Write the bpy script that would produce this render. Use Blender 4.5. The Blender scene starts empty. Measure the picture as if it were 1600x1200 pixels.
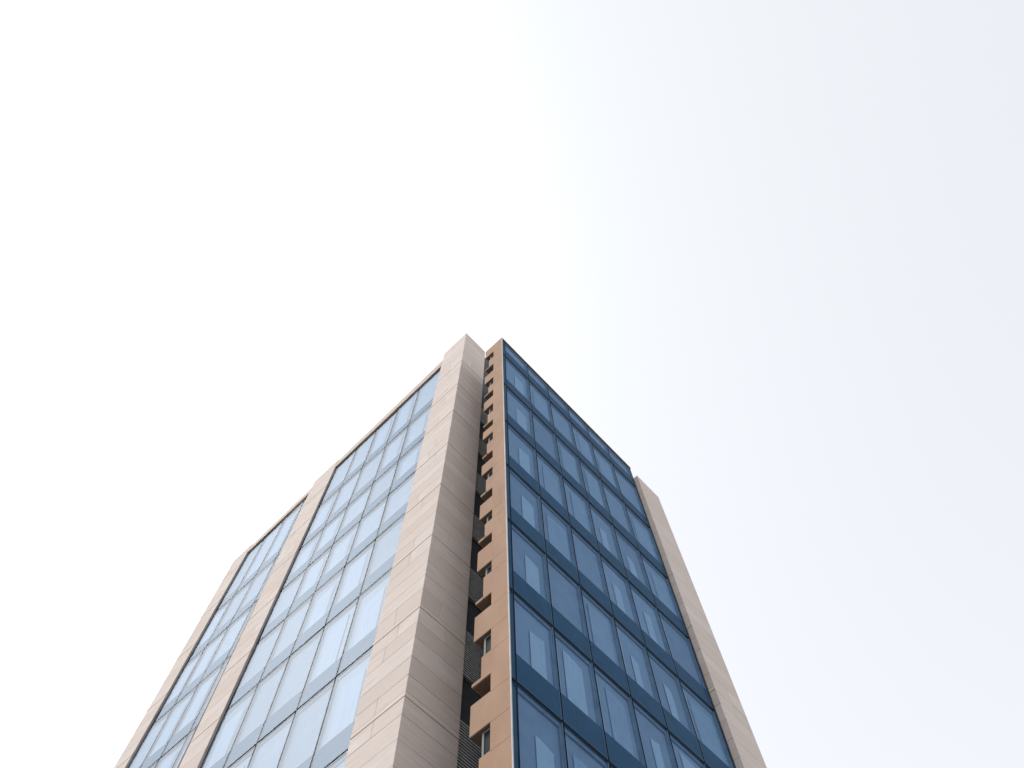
import bpy, bmesh, math, random
from mathutils import Vector, Matrix
random.seed(7)
S = bpy.context.scene
COL = S.collection
ZO = 11.26                       # ground is z = 0; facade heights below are measured from 11.26 m up

# ---------------------------------------------------------------- camera
cam_d = bpy.data.cameras.new("camera"); cam = bpy.data.objects.new("camera", cam_d); COL.objects.link(cam)
cam_d.sensor_width = 36.0; cam_d.lens = 1244.5 / 1600 * 36; cam_d.clip_end = 3000
F = Vector((0.24892922, 0.21811605, 0.94364169)); Rt = Vector((0.68601082, -0.72747846, -0.01281568)); U = Vector((-0.6836837, -0.65053861, 0.33072061))
M = Matrix(((Rt.x, U.x, -F.x), (Rt.y, U.y, -F.y), (Rt.z, U.z, -F.z))).to_4x4()
M.translation = Vector((-8.12266, -7.46093, -9.6558 + ZO))
cam.matrix_world = M
S.camera = cam

# ---------------------------------------------------------------- light
SUN_EL = math.radians(52); SUN_AZ = math.radians(116)      # azimuth counter-clockwise from +x
sd = Vector((math.cos(SUN_EL) * math.cos(SUN_AZ), math.cos(SUN_EL) * math.sin(SUN_AZ), math.sin(SUN_EL)))
GLOW = 1.45; GLOW_N = 16.0
w = bpy.data.worlds.new("World"); S.world = w; w.use_nodes = True
nt = w.node_tree; nt.nodes.clear()
sky = nt.nodes.new("ShaderNodeTexSky"); sky.sky_type = 'NISHITA'; sky.sun_disc = False
sky.sun_elevation = SUN_EL; sky.sun_rotation = math.radians(90) - SUN_AZ
sky.air_density = 1.0; sky.dust_density = 0.3; sky.ozone_density = 1.0; sky.altitude = 0
bg = nt.nodes.new("ShaderNodeBackground"); bg.inputs[1].default_value = 0.05
out = nt.nodes.new("ShaderNodeOutputWorld")
hs = nt.nodes.new("ShaderNodeHueSaturation"); hs.inputs['Saturation'].default_value = 0.26      # thin high overcast veils the blue
nt.links.new(sky.outputs[0], hs.inputs['Color']); nt.links.new(hs.outputs[0], bg.inputs[0])
veil = nt.nodes.new("ShaderNodeBackground"); veil.inputs[0].default_value = (0.948, 0.966, 1.0, 1); veil.inputs[1].default_value = 0.306
ad = nt.nodes.new("ShaderNodeAddShader"); nt.links.new(bg.outputs[0], ad.inputs[0]); nt.links.new(veil.outputs[0], ad.inputs[1])
# bright patch of thin cloud in front of the sun
tc = nt.nodes.new("ShaderNodeTexCoord"); nm = nt.nodes.new("ShaderNodeVectorMath"); nm.operation = 'NORMALIZE'; nt.links.new(tc.outputs['Generated'], nm.inputs[0])
dt = nt.nodes.new("ShaderNodeVectorMath"); dt.operation = 'DOT_PRODUCT'; dt.inputs[1].default_value = sd; nt.links.new(nm.outputs[0], dt.inputs[0])
mx0 = nt.nodes.new("ShaderNodeMath"); mx0.operation = 'MAXIMUM'; mx0.inputs[1].default_value = 0.0; nt.links.new(dt.outputs['Value'], mx0.inputs[0])
pw = nt.nodes.new("ShaderNodeMath"); pw.operation = 'POWER'; pw.inputs[1].default_value = GLOW_N; nt.links.new(mx0.outputs[0], pw.inputs[0])
gm = nt.nodes.new("ShaderNodeMath"); gm.operation = 'MULTIPLY'; gm.inputs[1].default_value = GLOW; nt.links.new(pw.outputs[0], gm.inputs[0])
gb = nt.nodes.new("ShaderNodeBackground"); gb.inputs[0].default_value = (1.0, 0.97, 0.93, 1); nt.links.new(gm.outputs[0], gb.inputs[1])
ad2 = nt.nodes.new("ShaderNodeAddShader"); nt.links.new(ad.outputs[0], ad2.inputs[0]); nt.links.new(gb.outputs[0], ad2.inputs[1])
# and the wide, faint brightening of the veil round it
p2 = nt.nodes.new("ShaderNodeMath"); p2.operation = 'POWER'; p2.inputs[1].default_value = 2.0; nt.links.new(mx0.outputs[0], p2.inputs[0])
g2 = nt.nodes.new("ShaderNodeMath"); g2.operation = 'MULTIPLY'; g2.inputs[1].default_value = 0.055; nt.links.new(p2.outputs[0], g2.inputs[0])
gb2 = nt.nodes.new("ShaderNodeBackground"); gb2.inputs[0].default_value = (1.0, 0.90, 0.74, 1); nt.links.new(g2.outputs[0], gb2.inputs[1])
ad3 = nt.nodes.new("ShaderNodeAddShader"); nt.links.new(ad2.outputs[0], ad3.inputs[0]); nt.links.new(gb2.outputs[0], ad3.inputs[1])
nt.links.new(ad3.outputs[0], out.inputs[0])
ld = bpy.data.lights.new("sun", 'SUN'); ld.energy = 1.0; ld.angle = math.radians(90); ld.color = (1, 0.95, 0.88)
lo = bpy.data.objects.new("sun", ld); COL.objects.link(lo)
lo.rotation_euler = sd.to_track_quat('Z', 'Y').to_euler()
S.view_settings.view_transform = 'Standard'; S.view_settings.look = 'None'
S.view_settings.exposure = 1.1; S.view_settings.gamma = 1.0
S.cycles.max_bounces = 8; S.cycles.transparent_max_bounces = 12

# ---------------------------------------------------------------- materials
def mat(name):
    m = bpy.data.materials.new(name); m.use_nodes = True
    n = m.node_tree.nodes; n.clear()
    o = n.new("ShaderNodeOutputMaterial"); b = n.new("ShaderNodeBsdfPrincipled")
    m.node_tree.links.new(b.outputs[0], o.inputs[0])
    return m, m.node_tree, b, o
def node(t, kind, **kw):
    n = t.nodes.new(kind)
    for k, v in kw.items(): setattr(n, k, v)
    return n
def ramp(t, src, stops):
    r = t.nodes.new("ShaderNodeValToRGB"); t.links.new(src, r.inputs[0])
    e = r.color_ramp.elements
    while len(e) < len(stops): e.new(0.5)
    for i, (p, c) in enumerate(stops): e[i].position = p; e[i].color = (*c, 1)
    return r.outputs[0]
def mixc(t, fac, a, b, mode='MIX'):
    n = t.nodes.new("ShaderNodeMix"); n.data_type = 'RGBA'; n.blend_type = mode
    for s, v in ((n.inputs[0], fac), (n.inputs[6], a), (n.inputs[7], b)):
        if hasattr(v, 'is_linked'): t.links.new(v, s)
        elif isinstance(v, (int, float)): s.default_value = v
        else: s.default_value = (*v, 1)
    return n.outputs[2]
def coords(t, scale, kind='Object'):
    tc = node(t, "ShaderNodeTexCoord"); mp = node(t, "ShaderNodeMapping"); mp.inputs['Scale'].default_value = scale
    t.links.new(tc.outputs[kind], mp.inputs[0]); return mp.outputs[0]
def noise(t, vec, scale, detail=6, rough=0.6):
    n = node(t, "ShaderNodeTexNoise"); n.inputs['Scale'].default_value = scale; n.inputs['Detail'].default_value = detail
    n.inputs['Roughness'].default_value = rough; t.links.new(vec, n.inputs['Vector']); return n.outputs[0]
def bump(t, b, h, strength, dist):
    n = node(t, "ShaderNodeBump"); n.inputs['Strength'].default_value = strength; n.inputs['Distance'].default_value = dist
    t.links.new(h, n.inputs['Height']); t.links.new(n.outputs[0], b.inputs['Normal'])

def make_stone(name, c0, c1, c2):
    m, t, b, o = mat(name)
    geo = node(t, "ShaderNodeNewGeometry")
    base = ramp(t, geo.outputs['Random Per Island'], [(0, c0), (0.5, c1), (1, c2)])
    st = noise(t, coords(t, (0.7, 0.7, 9)), 1.6, 7, 0.65)
    base = mixc(t, ramp(t, st, [(0.35, (0, 0, 0)), (0.68, (0.85, 0.85, 0.85))]), base, [c1[0] * 0.84, c1[1] * 0.81, c1[2] * 0.78])
    big = noise(t, coords(t, (1, 1, 0.5)), 0.5, 3)
    base = mixc(t, ramp(t, big, [(0.4, (0, 0, 0)), (0.7, (0.35, 0.35, 0.35))]), base, [c1[0] * 0.93, c1[1] * 0.92, c1[2] * 0.9])
    fine = noise(t, coords(t, (1, 1, 4)), 22, 4)
    t.links.new(base, b.inputs['Base Color']); b.inputs['Roughness'].default_value = 0.85
    b.inputs['Specular IOR Level'].default_value = 0.25
    bump(t, b, fine, 0.12, 0.01)
    return m
STONE = make_stone("travertine", (0.545, 0.475, 0.435), (0.605, 0.535, 0.50), (0.64, 0.58, 0.56))
STONEBAND = make_stone("travertine_band", (0.62, 0.55, 0.495), (0.64, 0.57, 0.52), (0.66, 0.59, 0.54))
m, t, b, o = mat("dark_joint"); b.inputs['Base Color'].default_value = (0.16, 0.12, 0.10, 1); b.inputs['Roughness'].default_value = 1; JOINT = m  # plain dark backing seen through the open joints
m, t, b, o = mat("tan_render")
n1 = noise(t, coords(t, (1, 1, 0.4)), 1.3, 6)
t.links.new(ramp(t, n1, [(0.3, (0.32, 0.20, 0.135)), (0.7, (0.385, 0.25, 0.172))]), b.inputs['Base Color'])
b.inputs['Roughness'].default_value = 0.9; bump(t, b, noise(t, coords(t, (1, 1, 1)), 60, 3), 0.1, 0.005); TAN = m
def plain(name, c, rough=0.5, metal=0.0, vary=0.15):
    m, t, b, o = mat(name)
    n = noise(t, coords(t, (1, 1, 1)), 2.5, 5)
    t.links.new(ramp(t, n, [(0.3, [x * (1 - vary) for x in c]), (0.7, [min(1, x * (1 + vary)) for x in c])]), b.inputs['Base Color'])
    b.inputs['Roughness'].default_value = rough; b.inputs['Metallic'].default_value = metal
    return m
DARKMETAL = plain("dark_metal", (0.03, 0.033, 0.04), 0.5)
GASKET = plain("dark_gasket", (0.012, 0.016, 0.022), 0.9); GASKET.node_tree.nodes["Principled BSDF"].inputs["Specular IOR Level"].default_value = 0.05
FIN = plain("fin_grey", (0.29, 0.37, 0.44), 0.7)
LITFIN = plain("lit_jamb", (0.50, 0.50, 0.51), 0.7)  # lighter copy of the jamb, left facade's stronger light put into its colour
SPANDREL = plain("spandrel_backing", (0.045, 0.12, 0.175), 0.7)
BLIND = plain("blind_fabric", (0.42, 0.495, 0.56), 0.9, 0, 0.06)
LITBLIND = plain("lit_blind_fabric", (0.68, 0.63, 0.60), 0.9, 0, 0.05)  # lighter blind copy carries the left facade's brightness in its colour
for _m in (BLIND, LITBLIND):
  _t = _m.node_tree; _b = _t.nodes["Principled BSDF"]; _src = _b.inputs['Base Color'].links[0].from_socket
  _oi = node(_t, "ShaderNodeObjectInfo")
  _t.links.new(mixc(_t, 1.0, _src, ramp(_t, _oi.outputs['Random'], [(0, (0.86, 0.86, 0.87)), (1, (1.08, 1.08, 1.07))]), 'MULTIPLY'), _b.inputs['Base Color'])
CURTAIN = plain("curtain_fabric", (0.63, 0.70, 0.74), 0.9, 0, 0.05)
PANEGRAD = plain("pane_gradient", (0.48, 0.555, 0.62), 0.9, 0, 0.05)  # added panels, the soft light gradient of curtainless panes put into colour
LITPANEGRAD = plain("lit_pane_gradient", (0.76, 0.71, 0.68), 0.9, 0, 0.04)  # same added panels, lightened for the brighter left facade
TRIM = plain("pale_metal_trim", (0.46, 0.44, 0.44), 0.6)
COPING = plain("brown_coping", (0.31, 0.235, 0.19), 0.6)
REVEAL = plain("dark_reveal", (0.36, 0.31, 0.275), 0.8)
LOUVRE = plain("louvre_metal", (0.52, 0.53, 0.55), 0.6)
SOFFIT = plain("soffit_shade", (0.10, 0.07, 0.05), 0.9)  # undersides of the tan openings, their shade put into the colour
SILL = plain("grey_sill", (0.22, 0.215, 0.205), 0.7)
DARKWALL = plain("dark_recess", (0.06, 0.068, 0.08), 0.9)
DARKGLASS = plain("dark_glass", (0.010, 0.016, 0.02), 0.4); DARKGLASS.node_tree.nodes["Principled BSDF"].inputs["Specular IOR Level"].default_value = 0.04
ROOFM = plain("roof_membrane", (0.25, 0.25, 0.25), 0.9)

def make_glass(name):
    m = bpy.data.materials.new(name); m.use_nodes = True; t = m.node_tree; t.nodes.clear()
    o = node(t, "ShaderNodeOutputMaterial")
    tr = node(t, "ShaderNodeBsdfTransparent"); tr.inputs[0].default_value = (0.53, 0.650, 0.79, 1)
    gl = node(t, "ShaderNodeBsdfGlossy"); gl.inputs['Color'].default_value = (0.90, 0.95, 1.0, 1); gl.inputs['Roughness'].default_value = 0.03
    fr = node(t, "ShaderNodeFresnel"); fr.inputs[0].default_value = 1.45
    bp = node(t, "ShaderNodeBump"); bp.inputs['Strength'].default_value = 0.02; bp.inputs['Distance'].default_value = 0.2
    t.links.new(noise(t, coords(t, (1, 1, 1)), 0.7, 1), bp.inputs['Height']); t.links.new(bp.outputs[0], gl.inputs['Normal'])
    mu = node(t, "ShaderNodeMath", operation='MULTIPLY'); mu.inputs[1].default_value = GLASS_R; t.links.new(fr.outputs[0], mu.inputs[0])
    mx = node(t, "ShaderNodeMixShader"); t.links.new(mu.outputs[0], mx.inputs[0]); t.links.new(tr.outputs[0], mx.inputs[1]); t.links.new(gl.outputs[0], mx.inputs[2])
    t.links.new(mx.outputs[0], o.inputs[0]); return m
GLASS_R = 0.082
GLASS = make_glass("blue_curtain_glass")

# ---------------------------------------------------------------- mesh helpers
def box(bm, x0, x1, y0, y1, z0, z1, fn=None):
    vs = []
    for z in (z0, z1):
        for (x, y) in ((x0, y0), (x1, y0), (x1, y1), (x0, y1)):
            p = Vector((x, y, z)); p = fn(p) if fn else p
            vs.append(bm.verts.new((p.x, p.y, p.z + ZO)))
    for f in ((3, 2, 1, 0), (4, 5, 6, 7), (0, 1, 5, 4), (1, 2, 6, 5), (2, 3, 7, 6), (3, 0, 4, 7)):
        bm.faces.new([vs[i] for i in f])
def quad(bm, pts, fn=None):
    vs = []
    for p in pts:
        p = Vector(p); p = fn(p) if fn else p
        vs.append(bm.verts.new((p.x, p.y, p.z + ZO)))
    bm.faces.new(vs)
def obj(name, bm, material, parent=None, bevel=0):
    if bevel:
        bmesh.ops.bevel(bm, geom=bm.edges[:], offset=bevel, segments=1, affect='EDGES')
    me = bpy.data.meshes.new(name); bm.to_mesh(me); bm.free()
    mats = material if isinstance(material, (list, tuple)) else [material]
    for mm in mats: me.materials.append(mm)
    o = bpy.data.objects.new(name, me); COL.objects.link(o)
    if parent: o.parent = parent
    return o
def nb(): return bmesh.new()

# ---------------------------------------------------------------- ground
m, t, b, o = mat("paving")
br = node(t, "ShaderNodeTexBrick"); br.inputs['Scale'].default_value = 1.0
br.inputs['Brick Width'].default_value = 0.6; br.inputs['Row Height'].default_value = 0.3; br.inputs['Mortar Size'].default_value = 0.006
br.inputs['Color1'].default_value = (0.30, 0.29, 0.28, 1); br.inputs['Color2'].default_value = (0.36, 0.35, 0.33, 1); br.inputs['Mortar'].default_value = (0.12, 0.12, 0.12, 1)
t.links.new(coords(t, (1, 1, 1)), br.inputs['Vector'])
t.links.new(mixc(t, 0.5, br.outputs[0], ramp(t, noise(t, coords(t, (1, 1, 1)), 0.3, 6), [(0.3, (0.7, 0.7, 0.7)), (0.7, (1, 1, 1))]), 'MULTIPLY'), b.inputs['Base Color'])
b.inputs['Roughness'].default_value = 0.85
bm = nb(); quad(bm, [(-900, -900, -ZO), (900, -900, -ZO), (900, 900, -ZO), (-900, 900, -ZO)])
g = obj("ground", bm, m); g['kind'] = 'structure'

# ---------------------------------------------------------------- the tower
tower = bpy.data.objects.new("office_tower", None); COL.objects.link(tower)
tower['label'] = "office tower of blue glass with pale stone piers and a tan notched corner"
tower['category'] = "office building"

XL = -0.688                      # left facade glass plane, right facade glass plane is y = 0
def lean(p):                     # the glass corner is a touch out of plumb
    k = max(0.0, 1 - p.x / 1.63) if p.x > 0 else 1.0
    return Vector((p.x + (0.02 - 0.0092 * (p.z - 1.4)) * k, p.y, p.z))
def pier_lean(p): return Vector((p.x - ((0.0085 if p.z < 14 else 0.0045) * (p.z - 14) if p.x > 0 else 0), p.y - 0.0078 * (p.z - 14), p.z))
def spread(k, y, zr): return lambda p: Vector((p.x, p.y + (k * (p.z - zr) if p.y > y and p.z > zr else 0), p.z))

# --- stone piers: courses of blocks with open joints over a recessed core
BANDS = [-8.9, -5.5, -2.1, 1.2, 4.49, 7.73, 11.35, 14.7, 18.1, 21.5, 24.8, 28.2]
def stone_pier(x0, x1, y0, y1, z0, z1, fn=None, seed=0, ey=1):
    rnd = random.Random(seed)
    bm = nb()
    cs = []                                                   # (bottom, top, kind, course number in its storey)
    for b0, b1 in zip(BANDS, BANDS[1:] + [z1 + 5]):
        n = 5 if b1 - b0 > 2.6 else 4
        ws = [rnd.uniform(0.85, 1.15) for _ in range(n)]; tot = sum(ws); z = b0 + 0.16
        span = (b1 if b1 < z1 else max(z1, b0 + 3.3)) - z
        cs.append((b0, b0 + 0.16, 'band', 0))
        for i, q in enumerate(ws): cs.append((z, z + span * q / tot, 'block', i + 1)); z += span * q / tot
    cs.append((z0, BANDS[0], 'block', 2))
    for a, c, kind, ci in cs:
        if a >= z1 - 0.15: continue
        c = min(c, z1)
        if z1 - c < 0.2: c = z1
        g0 = 0.010 if kind == 'band' or ci == 1 else rnd.choice((0.003, 0.005, 0.009)); g1 = 0.012 if kind == 'band' else 0.002
        if ci == 5: g1 = 0.010
        e = 0.010 if kind == 'band' else 0.0
        xs = [x0, x1]; ys = [y0, y1]
        if kind == 'block' and (ci == 1 or rnd.random() < 0.12) and (x1 - x0) > 1.0: xs = [x0, x0 + (x1 - x0) * rnd.uniform(0.4, 0.62), x1]
        if kind == 'block' and (ci in (1, 5) or rnd.random() < 0.12): ys = [y0, y0 + (y1 - y0) * rnd.uniform(0.35, 0.7), y1]
        for i in range(len(xs) - 1):
            for j in range(len(ys) - 1):
                v = 0.004 if ey else 0.0015
                box(bm, xs[i] + (v if i else -e), xs[i + 1] - (v if i < len(xs) - 2 else 0), ys[j] + (v if j else -e * ey), ys[j + 1] - (v if j < len(ys) - 2 else 0),
                    a + g0, c if c == z1 else c - g1, fn)
                if kind == 'band':
                    bm.faces.ensure_lookup_table()
                    for f in bm.faces[-6:]: f.material_index = 1
    o = obj("stone_pier", bm, [STONE, STONEBAND], tower)
    md = o.modifiers.new("bevel", 'BEVEL'); md.width = 0.006; md.segments = 1
    cb = nb(); box(cb, x0 + 0.03, x1 - 0.03, y0 + 0.03, y1 - 0.03, z0, z1 - 0.1, fn)
    obj("joint_backing", cb, JOINT, o)
    return o
PX = XL - 0.08
stone_pier(PX, 0.83, 2.36, 4.10, -ZO, 33.15, pier_lean, 1)
stone_pier(PX, 0.2, 12.17, 13.65, -ZO, 31.35, spread(0.025, 13, 10), 2, 0)
stone_pier(PX, 0.2, 19.14, 20.45, -ZO, 30.35, spread(0.018, 20, 15), 3, 0)
stone_pier(9.57, 11.27, -0.2, 1.6, -ZO, 27.1, None, 4, 0.4)

# reveal strips beside the piers, coloured darker than the stone
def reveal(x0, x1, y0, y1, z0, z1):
    bm = nb(); box(bm, x0, x1, y0, y1, z0, z1); return obj("pier_reveal", bm, REVEAL, tower)
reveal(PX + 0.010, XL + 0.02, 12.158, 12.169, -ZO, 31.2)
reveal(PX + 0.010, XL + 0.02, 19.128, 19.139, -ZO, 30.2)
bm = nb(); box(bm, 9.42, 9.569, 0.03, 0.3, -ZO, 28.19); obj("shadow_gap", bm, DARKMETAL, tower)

# --- curtain wall windows
def right_map(u, d, z): return lean(Vector((u, d, z)))
def left_map(u, d, z): return Vector((XL + d, u, z))
def hexa(bm, mp, u0, u1, d0, d1, z0, z1):
    vs = []
    for z in (z0, z1):
        for (u, d) in ((u0, d0), (u1, d0), (u1, d1), (u0, d1)):
            p = mp(u, d, z); vs.append(bm.verts.new((p.x, p.y, p.z + ZO)))
    for f in ((3, 2, 1, 0), (4, 5, 6, 7), (0, 1, 5, 4), (1, 2, 6, 5), (2, 3, 7, 6), (3, 0, 4, 7)):
        bm.faces.new([vs[i] for i in f])
    bm.normal_update()
def window_parts(mp, u0, u1, z0, z1, sp, frame, pane, span, blind, fin, rnd, D, J):
    # open joint between the panes
    K = J * 1.5
    for (a, c) in ((u0, u0 + J), (u1 - J, u1)): hexa(frame, mp, a, c, 0.009, 0.025, z0, z1)
    hexa(frame, mp, u0 + J, u1 - J, 0.009, 0.025, z0, z0 + K); hexa(frame, mp, u0 + J, u1 - J, 0.009, 0.025, z1 - K, z1)
    # behind the glass: spandrel box, jambs, a stepped head and the roller blind
    hexa(span, mp, u0 + 0.03, u1 - 0.03, 0.03, D, z0, z0 + sp)
    hexa(fin, mp, u0, u0 + 0.03, 0.03, D, z0, z1); hexa(fin, mp, u1 - 0.03, u1, 0.03, D, z0, z1)
    if D > 0.11: hexa(fin, mp, u1 - 0.08, u1 - 0.03, D * 0.62, D, z0 + sp, z1)
    hexa(fin, mp, u0 + 0.03, u1 - 0.03 - (0.05 if D > 0.11 else 0), D * 0.62, D, z1 - 0.14, z1)
    hexa(blind, mp, u0, u1, D + 0.001, D + 0.02, z0, z1)
    t1, t2, t3 = (rnd.uniform(-0.006, 0.006) for _ in range(3))     # each pane a hair out of true
    a = J; vs = []
    for (u, z, dd) in ((u0 + a, z0 + K, t1), (u1 - a, z0 + K, t2), (u1 - a, z1 - K, t3), (u0 + a, z1 - K, t1 + t3 - t2)):
        p = mp(u, dd, z); vs.append(pane.verts.new((p.x, p.y, p.z + ZO)))
    pane.faces.new(vs)
def window(mp, u0, u1, z0, z1, sp=0.93, seed=0, curtain=None, D=0.125, J=0.012, bmat=None, fmat=None, cmat=None, name='window'):
    rnd = random.Random(seed)
    fr, pa, spn, bl, fi = nb(), nb(), nb(), nb(), nb()
    window_parts(mp, u0, u1, z0, z1, sp, fr, pa, spn, bl, fi, rnd, D, J)
    o = obj(name, fr, GASKET, tower)
    obj("glass_pane", pa, GLASS, o); obj("spandrel_panel", spn, SPANDREL, o); obj("blind", bl, bmat or BLIND, o); obj("jamb", fi, fmat or FIN, o)
    if curtain:
        a, c, h = curtain; wdt = u1 - u0; cb = nb()
        n = 28; lo = z0 + sp + 0.02; hi = z0 + sp + (z1 - z0 - sp) * h; prev = None        # softly pleated curtain; also the added panels imitating a pane's light gradient
        for k in range(n + 1):
            u = u0 + wdt * (a + (c - a) * k / n); d = D - 0.02 + 0.003 * math.sin(k * 1.7 + seed) + 0.003 * math.sin(k * 0.6)
            p = mp(u, d, lo); q = mp(u, d, hi - 0.12 * (k / n) ** 2 * (1 if seed % 3 else -0.6))
            cur = (cb.verts.new((p.x, p.y, p.z + ZO)), cb.verts.new((q.x, q.y, q.z + ZO)))
            if prev: cb.faces.new((prev[0], cur[0], cur[1], prev[1]))
            prev = cur
        obj("curtain", cb, cmat or CURTAIN, o)
    return o
stuff = [nb(), nb(), nb(), nb(), nb()]
srnd = random.Random(99)
def hidden(mp, u0, u1, z0, z1, sp=0.93): window_parts(mp, u0, u1, z0, z1, sp, *stuff, srnd, 0.125, 0.015)

XR = [0.20, 1.63, 3.10, 4.60, 6.08, 7.64, 9.42]
ZR = [-6.4, -3.0, 0.38, 3.76, 7.0, 10.4, 14.0, 17.78, 21.8, 25.9, 28.2]
curt = {(3, 1): 1, (2, 2): 1, (3, 3): 1, (4, 3): 1, (3, 4): 1, (4, 4): 1, (3, 5): 1, (4, 5): 1, (4, 6): 1, (1, 3): 1}
CUR = {(1, 3): (0.25, 0.72, 0.8), (2, 2): (0.42, 0.68, 0.62), (3, 3): (0.42, 0.66, 0.62), (4, 3): (0.3, 0.8, 0.85), (3, 4): (0.4, 0.62, 0.55), (4, 4): (0.4, 0.62, 0.6),
       (3, 5): (0.35, 0.62, 0.6), (4, 5): (0.4, 0.65, 0.6), (4, 6): (0.35, 0.6, 0.5), (3, 6): (0.35, 0.6, 0.55), (5, 4): None}
for r in range(len(ZR) - 1):
    for c in range(6):
        z0, z1 = ZR[r], ZR[r + 1]
        cu = CUR.get((c, r - 0 if False else r))
        if c == 0: cu = (0.42, 0.78, 0.62)
        cm = CURTAIN
        if not cu and (c * 7 + r * 5) % 3: cu = (0.22 + 0.05 * ((c + r) % 3), 0.80 + 0.03 * (r % 3), 0.70 + 0.06 * (c % 4)); cm = PANEGRAD  # curtainless panes get an added panel that imitates their light gradient
        # storey index used in CUR: r - 0, storey 3.76-7.0 is r = 3
        if z1 > 1.4 + 0.72 * XR[c] and r >= 2:
            window(right_map, XR[c], XR[c + 1], z0, z1, 0.93, r * 10 + c, cu if r < 9 else None, cmat=cm, name='window' if r < 9 else 'top_window')  # top row cells are windows like those below
        else: hidden(right_map, XR[c], XR[c + 1], z0, z1)
# narrow glass strip at the corner
fr, pa, spn, bl, fi = nb(), nb(), nb(), nb(), nb()
for r in range(len(ZR) - 1):
    window_parts(right_map, 0.03, 0.20, ZR[r], ZR[r + 1], ZR[r + 1] - ZR[r] - 0.2, fr, pa, spn, bl, fi, srnd, 0.1, 0.012)
o = obj("corner_window_strip", fr, GASKET, tower)
obj("glass_pane", pa, GLASS, o); obj("spandrel_panel", spn, SPANDREL, o); obj("blind", bl, SPANDREL, o); obj("jamb", fi, SPANDREL, o)

def left_section(us, zs, lim):
    for r in range(len(zs) - 1):
        for c in range(len(us) - 1):
            z0, z1 = zs[r], zs[r + 1]
            if z1 > lim(us[c]): window(left_map, us[c], us[c + 1], z0, z1, 0.93, 500 + r * 10 + c + int(us[0]) * 100, (0.25, 0.8, 0.75 + 0.1 * (c % 2)) if (r * 3 + c * 5) % 4 < 2 else None, 0.085, 0.026, LITBLIND, LITFIN, LITPANEGRAD)
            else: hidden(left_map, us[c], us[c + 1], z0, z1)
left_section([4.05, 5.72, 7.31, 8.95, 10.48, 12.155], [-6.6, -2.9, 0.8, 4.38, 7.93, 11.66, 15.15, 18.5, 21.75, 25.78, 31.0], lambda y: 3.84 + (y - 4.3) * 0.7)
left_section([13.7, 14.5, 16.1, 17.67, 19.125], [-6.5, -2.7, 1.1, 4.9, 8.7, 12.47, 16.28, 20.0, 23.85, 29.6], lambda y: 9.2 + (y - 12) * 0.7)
fr, pa, spn, bl, fi = stuff
o = obj("window", fr, GASKET, tower); o['kind'] = 'stuff'
for nm, bb, mm in (("glass_pane", pa, GLASS), ("spandrel_panel", spn, SPANDREL), ("blind", bl, BLIND), ("jamb", fi, FIN)): obj(nm, bb, mm, o)

# --- plinth under the glass
bm = nb(); box(bm, XL - 0.02, 0.3, 4.0, 20.3, -ZO, -6.7); box(bm, 0.0, 9.56, -0.02, 0.4, -ZO, -6.5); obj("stone_plinth", bm, STONE, tower)

# --- copings
def beam(name, material, x0, x1, y0, y1, zb0, zt0, zb1, zt1):
    bm = nb(); vs = []
    for (x, y, z) in ((x0, y0, zb0), (x1, y0, zb0), (x1, y1, zb1), (x0, y1, zb1), (x0, y0, zt0), (x1, y0, zt0), (x1, y1, zt1), (x0, y1, zt1)):
        vs.append(bm.verts.new((x, y, z + ZO)))
    for f in ((3, 2, 1, 0), (4, 5, 6, 7), (0, 1, 5, 4), (1, 2, 6, 5), (2, 3, 7, 6), (3, 0, 4, 7)): bm.faces.new([vs[i] for i in f])
    return obj(name, bm, material, tower, 0.01)
beam("coping", COPING, XL - 0.07, XL + 0.5, 3.98, 12.155, 31.06, 32.0, 30.34, 31.2)
beam("coping", COPING, XL - 0.07, XL + 0.5, 14.0, 19.12, 29.98, 30.72, 29.4, 30.2)
bm = nb(); box(bm, 0.0, 9.566, -0.014, 0.5, 28.2, 28.27, lean); obj("coping", bm, COPING, tower)

def end_lean(p): return lean(Vector((p.x, p.y - ((0.006 * (min(p.z, 14) - 4) - 0.003 * max(0, p.z - 16)) if p.y > 0.8 else 0), p.z)))
# --- tan side wall of the recess, notched at every storey
A = [27.29, 23.52, 20.32, 17.42, 14.44, 11.51, 8.74, 5.84, 2.91, -0.1, -3.1]       # window heads
B = [25.38, 21.91, 18.6, 15.78, 12.94, 10.19, 7.28, 4.32, 1.35, -1.6]              # slot heads
AS = [26.45, 22.7, 19.5, 16.7, 13.82, 10.95, 8.2, 5.07, 2.17, -0.85, -3.8]
BB = [24.46, 21.2, 18.08, 15.17, 12.37, 9.68, 6.75, 3.77, 0.8, -2.2]
Y1, Y2, Y3 = 0.57, 0.86, 1.14; TH = 0.8; g = 0.008
bm = nb(); lv = [-ZO]
for a in zip(AS, BB, A): lv += [v - 0.02 for v in a]
lv = sorted(v for v in lv if v < 28.0) + [28.36]
for a, c in zip(lv, lv[1:]): box(bm, 0, TH, 0.2, Y1, a + g * .5, c - g * .5, lean); box(bm, 0, 0.028, 0.012, 0.2, a + g * .5, c - g * .5, lean)
top = 28.36
for i in range(len(B)):
    hi = top if i == 0 else BB[i - 1]
    box(bm, 0, TH, Y1, Y3, A[i], hi, end_lean)                       # band above the window head
    box(bm, 0, TH, Y1, Y2, B[i], AS[i], lean)                    # between window sill and slot head
    box(bm, 0, TH, Y2, Y3, B[i], B[i] + 0.09, end_lean)              # thin lip at the end
box(bm, 0, TH, Y1, Y3, -ZO, BB[-1], lean)
wall = obj("tan_recess_wall", bm, TAN, tower)
cb = nb(); box(cb, 0.03, TH - 0.03, 0.21, Y1 - 0.03, -ZO, 28.2, lean); obj("joint_backing", cb, JOINT, wall)
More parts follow.
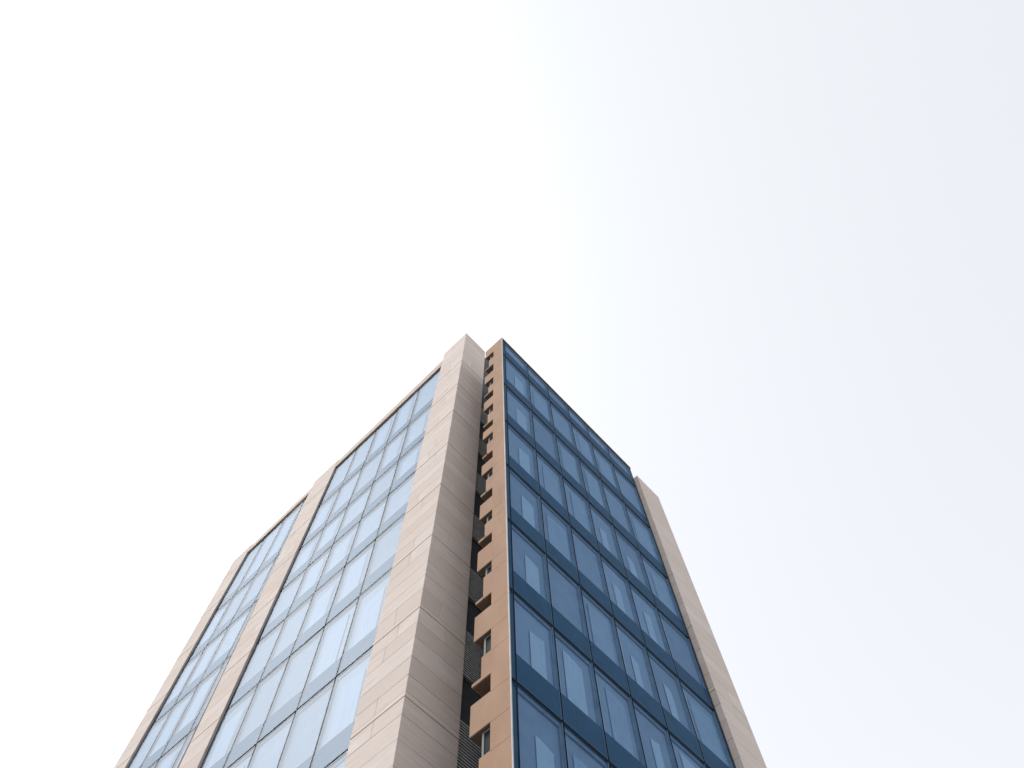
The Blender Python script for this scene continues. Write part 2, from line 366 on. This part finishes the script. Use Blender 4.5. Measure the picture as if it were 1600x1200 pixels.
bm = nb(); box(bm, -0.012, 0.016, -0.012, 0.011, -ZO, 28.34, lean); obj("corner_trim", bm, TRIM, tower)
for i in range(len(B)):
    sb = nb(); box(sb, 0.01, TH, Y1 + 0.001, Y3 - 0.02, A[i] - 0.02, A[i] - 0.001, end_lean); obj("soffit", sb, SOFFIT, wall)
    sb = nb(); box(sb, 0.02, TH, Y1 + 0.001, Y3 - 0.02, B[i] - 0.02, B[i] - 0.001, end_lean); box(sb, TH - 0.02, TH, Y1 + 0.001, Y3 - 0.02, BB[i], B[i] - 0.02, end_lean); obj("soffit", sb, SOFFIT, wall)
for i in range(len(B)):
    f_ = nb(); x = 0.09
    box(f_, x, x + 0.05, Y1, Y2 + 0.02, A[i] - 0.05, A[i] - 0.001, lean); box(f_, x, x + 0.05, Y2 - 0.035, Y2 + 0.02, AS[i], A[i] - 0.05, lean); box(f_, x, x + 0.05, Y1 + 0.001, Y1 + 0.035, AS[i], A[i] - 0.05, lean)
    o = obj("recess_window", f_, SILL, tower)
    p_ = nb(); box(p_, x + 0.015, x + 0.03, Y1 + 0.035, Y2 - 0.035, AS[i], A[i] - 0.05, lean); obj("glass_pane", p_, DARKGLASS, o)

# --- recess: dark back wall with louvre panels
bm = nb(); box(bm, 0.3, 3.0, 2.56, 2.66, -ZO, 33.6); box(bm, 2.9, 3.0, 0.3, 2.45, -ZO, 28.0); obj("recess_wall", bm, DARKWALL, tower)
for (z0, z1) in ((-3.4, -1.5), (0.1, 1.8), (3.4, 5.22), (6.7, 8.5), (10.05, 11.6), (13.45, 15.0), (16.8, 18.4), (20.2, 21.8), (23.6, 25.3)):
    bm = nb(); k = z0 + 0.06
    while k < z1 - 0.05:
        vs = [bm.verts.new((x, y, z + ZO)) for (x, y, z) in ((0.5, 2.475, k), (2.88, 2.475, k), (2.88, 2.53, k + 0.07), (0.5, 2.53, k + 0.07), (0.5, 2.475, k + 0.042), (2.88, 2.475, k + 0.042), (2.88, 2.53, k + 0.105), (0.5, 2.53, k + 0.105))]
        for f in ((3, 2, 1, 0), (4, 5, 6, 7), (0, 1, 5, 4), (1, 2, 6, 5), (2, 3, 7, 6), (3, 0, 4, 7)): bm.faces.new([vs[i] for i in f])
        k += 0.088
    o = obj("louvre_panel", bm, LOUVRE, tower)
    fb = nb(); box(fb, 0.5, 2.88, 2.465, 2.54, z0, z0 + 0.05); obj("louvre_frame", fb, SILL, o)

# --- body and roof
bm = nb(); box(bm, XL + 0.25, 11.2, 2.75, 20.25, -ZO, 27.9); box(bm, 3.05, 11.2, 0.25, 2.65, -ZO, 27.9); obj("building_core", bm, DARKWALL, tower)
bm = nb(); box(bm, 0.3, 11.2, 2.7, 20.2, 27.95, 28.15); box(bm, 2.95, 11.2, 0.27, 2.69, 27.95, 28.15); obj("roof", bm, ROOFM, tower)
bm = nb(); box(bm, XL + 0.3, XL + 0.9, 4.0, 20.2, 27.0, 29.3); obj("parapet", bm, ROOFM, tower)
